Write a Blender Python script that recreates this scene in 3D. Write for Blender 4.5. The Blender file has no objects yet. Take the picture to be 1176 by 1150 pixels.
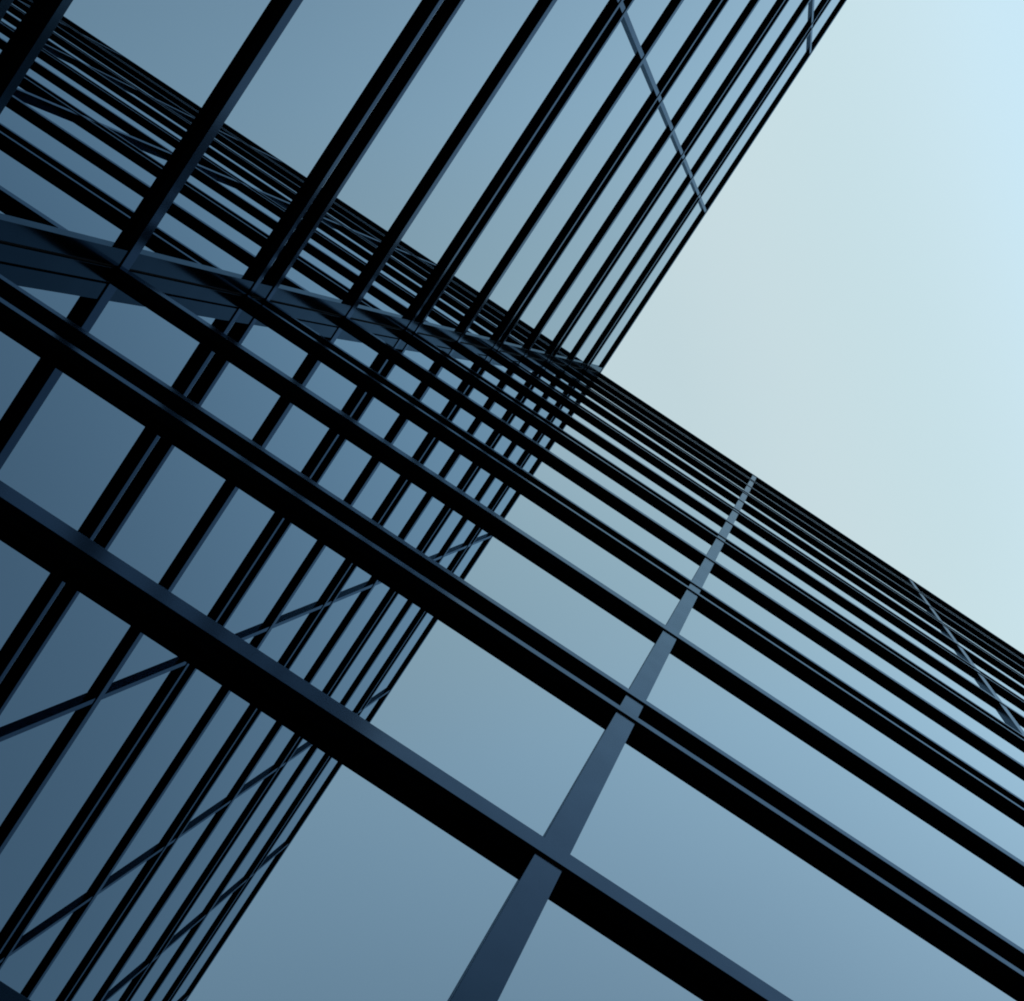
import bpy, bmesh, math, random
random.seed(4)
S = bpy.context.scene

# ------------------------------------------------------------------ camera
# the camera stands in the corner of the court and looks straight up
from mathutils import Vector, Matrix
EYE = 1.6
F_PX = 1200.0
PX, PY = 904.1, 508.2                    # principal point of the (cropped) picture
ROLL, TILT_X, TILT_Y = 2.1582, .00085, -.02739
cd = bpy.data.cameras.new("camera")
cam = bpy.data.objects.new("camera", cd)
S.collection.objects.link(cam)
c, s = math.cos(ROLL), math.sin(ROLL)
R1 = Matrix(((c, -s, 0), (s, c, 0), (0, 0, 1)))
c, s = math.cos(TILT_X), math.sin(TILT_X)
R2 = Matrix(((c, 0, s), (0, 1, 0), (-s, 0, c)))
c, s = math.cos(TILT_Y), math.sin(TILT_Y)
R3 = Matrix(((1, 0, 0), (0, c, s), (0, -s, c)))
cam.rotation_euler = ((R3 @ R2 @ R1).transposed() @ Matrix.Diagonal((1, -1, -1))).to_euler()
cam.location = (0, 0, EYE)
cd.sensor_fit = 'HORIZONTAL'
cd.sensor_width = 36
cd.lens = 36 * F_PX / 1176
cd.shift_x = (588 - PX) / 1176
cd.shift_y = (PY - 575) / 1176
cd.clip_end = 5000
S.camera = cam

# ------------------------------------------------------------------ sky and sun
SUN_EL, SUN_AZ = 24.0, 62.0            # azimuth as the +x,+y angle of the sun, behind the building
w = bpy.data.worlds.new("World")
S.world = w
w.use_nodes = True
nt = w.node_tree
nt.nodes.clear()
out = nt.nodes.new('ShaderNodeOutputWorld')
bg = nt.nodes.new('ShaderNodeBackground')
sky = nt.nodes.new('ShaderNodeTexSky')
sky.sky_type = 'NISHITA'
sky.sun_disc = False
sky.sun_elevation = math.radians(SUN_EL)
sky.sun_rotation = math.radians(90 - SUN_AZ)
sky.altitude = 0
sky.air_density = 1.0
sky.dust_density = 5.0
sky.ozone_density = 1.0
# a thin high veil over the blue: its brightness changes gently across the sky
tcw = nt.nodes.new('ShaderNodeTexCoord')
dp = nt.nodes.new('ShaderNodeVectorMath')
dp.operation = 'DOT_PRODUCT'
dp.inputs[1].default_value = (-.78, -.62, 0)
nt.links.new(tcw.outputs['Generated'], dp.inputs[0])
wn = nt.nodes.new('ShaderNodeTexNoise')
wn.inputs['Scale'].default_value = 2.2
wn.inputs['Detail'].default_value = 3
nt.links.new(tcw.outputs['Generated'], wn.inputs['Vector'])
ad = nt.nodes.new('ShaderNodeMath')
ad.operation = 'MULTIPLY_ADD'
ad.inputs[1].default_value = .04
nt.links.new(wn.outputs[0], ad.inputs[0])
nt.links.new(dp.outputs['Value'], ad.inputs[2])
mrw = nt.nodes.new('ShaderNodeMapRange')
mrw.inputs['From Min'].default_value = -.98
mrw.inputs['From Max'].default_value = 1.02
nt.links.new(ad.outputs[0], mrw.inputs[0])
rp = nt.nodes.new('ShaderNodeValToRGB')
nt.links.new(mrw.outputs[0], rp.inputs[0])
stops = [(-.9, (.47, .60, .64)), (-.3, (.50, .635, .665)), (-.09, (.53, .67, .70)), (0.0, (.578, .712, .742)),
         (.07, (.572, .728, .76)), (.15, (.576, .752, .798)), (.22, (.60, .782, .85)), (.29, (.60, .825, .94)),
         (.42, (.60, .81, .93)), (.6, (.50, .675, .785)), (.98, (.46, .60, .69))]
rp.color_ramp.interpolation = 'B_SPLINE'
el = rp.color_ramp.elements
while len(el) > 1:
    el.remove(el[-1])
VEIL = 7.55
for i, (p, c) in enumerate(stops):
    x = (p + 1) / 2
    q = el[0] if i == 0 else el.new(x)
    q.position = x
    q.color = (*c, 1)
gn = nt.nodes.new('ShaderNodeVectorMath')
gn.operation = 'SCALE'
gn.inputs['Scale'].default_value = VEIL
nt.links.new(rp.outputs[0], gn.inputs[0])
mw = nt.nodes.new('ShaderNodeMix')
mw.data_type = 'RGBA'
mw.inputs['Factor'].default_value = .85
nt.links.new(sky.outputs[0], mw.inputs['A'])
# and it is a little thicker towards one side
sx = nt.nodes.new('ShaderNodeSeparateXYZ')
nt.links.new(tcw.outputs['Generated'], sx.inputs[0])
m2 = nt.nodes.new('ShaderNodeMapRange')
m2.interpolation_type = 'SMOOTHSTEP'
m2.inputs['From Min'].default_value = -.18
m2.inputs['From Max'].default_value = -.42
m2.inputs['To Min'].default_value = VEIL
m2.inputs['To Max'].default_value = VEIL * 1.04
nt.links.new(sx.outputs['Y'], m2.inputs[0])
nt.links.new(m2.outputs[0], gn.inputs['Scale'])
nt.links.new(gn.outputs[0], mw.inputs['B'])
nt.links.new(mw.outputs['Result'], bg.inputs[0])
nt.links.new(bg.outputs[0], out.inputs[0])
bg.inputs[1].default_value = .15

sd = bpy.data.lights.new("sun", 'SUN')
sd.energy = 2.0
sd.angle = math.radians(.5)
sd.color = (1, .95, .88)
sun = bpy.data.objects.new("sun", sd)
S.collection.objects.link(sun)
e, a = math.radians(SUN_EL), math.radians(SUN_AZ)
sv = Vector((math.cos(e)*math.cos(a), math.cos(e)*math.sin(a), math.sin(e)))
sun.rotation_euler = (-sv).to_track_quat('-Z', 'Y').to_euler()
sun.location = sv * 80

S.view_settings.view_transform = 'Standard'
S.view_settings.look = 'None'
S.view_settings.exposure = 0.0
S.view_settings.gamma = 1
S.cycles.max_bounces = 16
S.cycles.glossy_bounces = 14
S.cycles.diffuse_bounces = 4
S.cycles.use_denoising = True
S.cycles.filter_width = 1.9

# ------------------------------------------------------------------ materials
def mat(name, col, rough, metal=0.0, ior=1.5, vary=.12, scale=3.0, rvar=.05, bump=0.0, stretch=(1, 1, 1)):
    m = bpy.data.materials.new(name)
    m.use_nodes = True
    t = m.node_tree
    p = t.nodes['Principled BSDF']
    tc = t.nodes.new('ShaderNodeTexCoord')
    mp = t.nodes.new('ShaderNodeMapping')
    mp.inputs['Scale'].default_value = stretch
    nz = t.nodes.new('ShaderNodeTexNoise')
    nz.inputs['Scale'].default_value = scale
    nz.inputs['Detail'].default_value = 6
    t.links.new(tc.outputs['Object'], mp.inputs[0])
    t.links.new(mp.outputs[0], nz.inputs['Vector'])
    mx = t.nodes.new('ShaderNodeMix')
    mx.data_type = 'RGBA'
    mx.inputs['A'].default_value = (*[c*(1-vary) for c in col], 1)
    mx.inputs['B'].default_value = (*[min(1, c*(1+vary)) for c in col], 1)
    t.links.new(nz.outputs[0], mx.inputs['Factor'])
    t.links.new(mx.outputs['Result'], p.inputs['Base Color'])
    mr = t.nodes.new('ShaderNodeMapRange')
    mr.inputs['To Min'].default_value = max(0, rough - rvar)
    mr.inputs['To Max'].default_value = rough + rvar
    t.links.new(nz.outputs[0], mr.inputs[0])
    t.links.new(mr.outputs[0], p.inputs['Roughness'])
    p.inputs['Metallic'].default_value = metal
    p.inputs['IOR'].default_value = ior
    if bump:
        b = t.nodes.new('ShaderNodeBump')
        b.inputs['Strength'].default_value = bump
        b.inputs['Distance'].default_value = .002
        t.links.new(nz.outputs[0], b.inputs['Height'])
        t.links.new(b.outputs[0], p.inputs['Normal'])
    return m

def angle_mat(name, pts, rough, grain=0.0, scale=4.0):
    # a polished surface whose reflectance follows the angle of incidence (Fresnel); pts = (cosine, colour)
    m = bpy.data.materials.new(name)
    m.use_nodes = True
    t = m.node_tree
    t.nodes.clear()
    o = t.nodes.new('ShaderNodeOutputMaterial')
    gl = t.nodes.new('ShaderNodeBsdfGlossy')
    gl.inputs['Roughness'].default_value = rough
    lw = t.nodes.new('ShaderNodeLayerWeight')
    lw.inputs['Blend'].default_value = .5
    r = t.nodes.new('ShaderNodeValToRGB')
    e = r.color_ramp.elements
    while len(e) > 1:
        e.remove(e[-1])
    if len(pts) < 12:
        r.color_ramp.interpolation = 'B_SPLINE'
    for i, (c, col) in enumerate(pts):
        q = e[0] if i == 0 else e.new(1 - c)
        q.position = 1 - c
        q.color = (*col, 1)
    t.links.new(lw.outputs['Facing'], r.inputs[0])
    col = r.outputs[0]
    if grain:
        tc = t.nodes.new('ShaderNodeTexCoord')
        nz = t.nodes.new('ShaderNodeTexNoise')
        nz.inputs['Scale'].default_value = scale
        nz.inputs['Detail'].default_value = 5
        t.links.new(tc.outputs['Object'], nz.inputs['Vector'])
        mr = t.nodes.new('ShaderNodeMapRange')
        mr.inputs['From Min'].default_value = .3
        mr.inputs['From Max'].default_value = .7
        mr.inputs['To Min'].default_value = 1 - grain
        mr.inputs['To Max'].default_value = 1 + grain
        t.links.new(nz.outputs[0], mr.inputs[0])
        sc = t.nodes.new('ShaderNodeVectorMath')
        sc.operation = 'SCALE'
        t.links.new(col, sc.inputs[0])
        t.links.new(mr.outputs[0], sc.inputs['Scale'])
        col = sc.outputs[0]
    t.links.new(col, gl.inputs['Color'])
    t.links.new(gl.outputs[0], o.inputs[0])
    return m

def coat(c):
    k = 1 - c
    e = .2 * k ** 15
    return (.112 + .52 * k ** 1.66 + e, .168 + .568 * k ** 1.66 + e, .216 + .60 * k ** 1.6 + e)
M_GLASS = angle_mat('coated_mirror_glass', [(i / 20, coat(i / 20)) for i in range(20, -1, -1)], 0)
M_FRAME = angle_mat('dark_anodised_aluminium', [(1.0, (.006, .013, .023)), (.6, (.015, .029, .046)), (.52, (.026, .044, .074)),
    (.38, (.058, .088, .135)), (.25, (.118, .170, .235)), (.148, (.175, .245, .325)), (.07, (.24, .30, .37)), (0.0, (.40, .46, .52))], .16, .05)
M_COVER = angle_mat('dark_corner_cover', [(1.0, (.004, .009, .017)), (.6, (.011, .022, .036)), (.5, (.020, .035, .054)),
    (.38, (.042, .066, .096)), (.25, (.085, .125, .17)), (.148, (.14, .20, .26)), (0.0, (.30, .36, .40))], .13, .05)
M_SIDE = angle_mat('dark_mullion_flank', [(1.0, (.006, .012, .022)), (.6, (.015, .028, .046)), (.38, (.042, .068, .102)),
    (.148, (.10, .15, .205)), (.05, (.15, .20, .25)), (0.0, (.24, .28, .33))], .22, .08)
M_SOFF = mat('shaded_underside_black', (.004, .0045, .006), .6, ior=1.2, vary=.2, scale=4)  # frame undersides: their shade is put into the colour as near-black
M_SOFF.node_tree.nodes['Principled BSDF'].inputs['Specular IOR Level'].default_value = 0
M_GASK = mat('black_rubber_gasket', (.003, .003, .004), .7, ior=1.2)
M_WALL = mat('dark_concrete', (.09, .09, .095), .85, vary=.2, scale=1.2, bump=.4)
M_ROOF = mat('roof_membrane', (.12, .12, .125), .9, vary=.2, scale=.8)
M_GROUND = mat('dark_paving', (.04, .042, .045), .8, vary=.3, scale=.6, bump=.3)

# ------------------------------------------------------------------ helpers
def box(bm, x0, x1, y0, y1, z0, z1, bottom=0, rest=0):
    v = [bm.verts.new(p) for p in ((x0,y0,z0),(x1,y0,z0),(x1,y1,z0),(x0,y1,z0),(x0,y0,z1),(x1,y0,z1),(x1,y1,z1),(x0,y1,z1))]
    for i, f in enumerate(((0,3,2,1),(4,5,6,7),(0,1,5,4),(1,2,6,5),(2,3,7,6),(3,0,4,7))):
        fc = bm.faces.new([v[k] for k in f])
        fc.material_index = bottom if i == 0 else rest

def obj(name, bm, mats, parent=None, bevel=0):
    if bevel:
        bmesh.ops.bevel(bm, geom=[e for e in bm.edges], offset=bevel, segments=2, affect='EDGES', profile=.6)
    me = bpy.data.meshes.new(name)
    bm.to_mesh(me)
    bm.free()
    for m in (mats if isinstance(mats, (list, tuple)) else [mats]):
        me.materials.append(m)
    o = bpy.data.objects.new(name, me)
    S.collection.objects.link(o)
    if parent:
        o.parent = parent
    return o

# ------------------------------------------------------------------ the ground
bm = bmesh.new()
g = 1500
vs = [bm.verts.new(p) for p in ((-g,-g,0),(g,-g,0),(g,g,0),(-g,g,0))]
bm.faces.new(vs)
ground = obj('ground', bm, M_GROUND)
ground['kind'] = 'structure'
ground['label'] = 'dark paved courtyard ground below the glass building'

# ------------------------------------------------------------------ the building
U = 2.0                       # distance from the camera axis to the near facade's glass
V = 4.9957                    # to the far facade's glass
T = .0708                     # how far the transoms stand out of the glass
TM = .060                     # and the mullions
rows = []                     # (bottom, top) of each transom
STOREY = 4.1334
single_z = [EYE + 3.9765 + STOREY * k for k in range(7)]          # one rail at mid storey
double_z = [EYE + 1.7603] + [EYE + 5.8857 + STOREY * k for k in range(6)]   # two rails at each floor
for z in single_z:
    rows.append((z, z + .1133))
for z in double_z:
    rows.append((z, z + .0675))
    rows.append((z + .3585, z + .4258))
rows.sort()
ROOF = rows[-1][1]
N_END = -15.6                 # the near facade runs to here (y)
F_END = -24.4                 # the far facade runs to here (x)

near_m = [-.188 - 5.155 * k for k in range(0, 3)]      # mullion centres
far_m = [-3.352 - 5.157 * k for k in range(0, 4)]
MW, MWF = .062, .041          # half widths of the mullions

building = bpy.data.objects.new('office_building', None)
S.collection.objects.link(building)
building['label'] = 'mirror glass office building with dark horizontal transoms filling the picture below the open sky'
building['category'] = 'building'

# backing walls behind the glass: one wing each
bm = bmesh.new()
box(bm, U + .16, U + 16, N_END, V + .12, 0, ROOF - .25)
wing_near = obj('wall', bm, M_WALL, building)
bm = bmesh.new()
box(bm, F_END, U + 16, V + .16, V + 16, 0, ROOF - .25)
wing_far = obj('wall', bm, M_WALL, building)

def frame_box(name, parent, x0, x1, y0, y1, z0, z1, mats=(M_FRAME, M_SOFF), bevel=.0015, flank=None):
    bm = bmesh.new()
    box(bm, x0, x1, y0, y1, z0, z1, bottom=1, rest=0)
    if flank is not None:                     # the two sides that face along the wall
        for f in bm.faces:
            f.normal_update()
            if abs(f.normal[flank]) > .9:
                f.material_index = 2
    return obj(name, bm, list(mats), parent, bevel)

# transoms
for (z0, z1) in rows:
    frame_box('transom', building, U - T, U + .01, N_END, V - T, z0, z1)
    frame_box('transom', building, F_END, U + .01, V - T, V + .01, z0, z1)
# mullions
for c in near_m:
    frame_box('mullion', building, U - TM, U + .008, c - MW, c + MW, 0, ROOF - .02, (M_FRAME, M_SOFF, M_SIDE), flank=1)
for c in far_m:
    frame_box('mullion', building, c - MWF, c + MWF, V - TM, V + .008, 0, ROOF - .02, (M_FRAME, M_SOFF, M_SIDE), flank=0)
# corner: a post on the near wing, a wide cover plate on the far wing
frame_box('corner_post', building, U - TM, U + .008, V - TM - .008, V - .006, 0, ROOF - .02, (M_COVER, M_SOFF))
plate = frame_box('corner_plate', building, 1.778, U - TM - .022, V - TM, V + .008, 0, ROOF - .02, (M_COVER, M_SOFF))
bm = bmesh.new()
box(bm, U - TM - .024, U - TM + .004, V - .036, V - .004, 0, ROOF - .03)
obj('gasket', bm, M_GASK, plate)

# glass panes, one for each bay and storey
cuts = [0.0] + [z + .03 for z in double_z] + [ROOF - .04]
near_edges = [N_END] + sorted(c for c in near_m) + [V - .03]
far_edges = [F_END] + sorted(c for c in far_m) + [U - .03]
def copies(name, parent, proto_key, cache, x0, x1, y0, y1, z0, z1):
    key = (round(x1-x0, 3), round(y1-y0, 3), round(z1-z0, 3))
    if key not in cache:
        bm = bmesh.new()
        box(bm, 0, x1-x0, 0, y1-y0, 0, z1-z0)
        o = obj(name, bm, M_GLASS, parent)
        cache[key] = o
    else:
        o = cache[key].copy()
        S.collection.objects.link(o)
        o.parent = parent
    o.location = (x0, y0, z0)
    return o
cn, cf = {}, {}
for i in range(len(cuts) - 1):
    z0, z1 = cuts[i] + .003, cuts[i+1] - .003
    for k in range(len(near_edges) - 1):
        copies('glass_pane', building, 0, cn, U, U + .028, near_edges[k] + .003, near_edges[k+1] - .003, z0, z1)
    for k in range(len(far_edges) - 1):
        copies('glass_pane', building, 0, cf, far_edges[k] + .003, far_edges[k+1] - .003, V, V + .028, z0, z1)

# roof slab set back behind the top transom, parapet coping and end walls
bm = bmesh.new()
box(bm, U + .10, U + 16.05, N_END - .05, V + .10, ROOF - .22, ROOF - .10)
obj('roof', bm, M_ROOF, wing_near)
bm = bmesh.new()
box(bm, F_END - .05, U + 16.05, V + .11, V + 16.05, ROOF - .22, ROOF - .11)
obj('roof', bm, M_ROOF, wing_far)
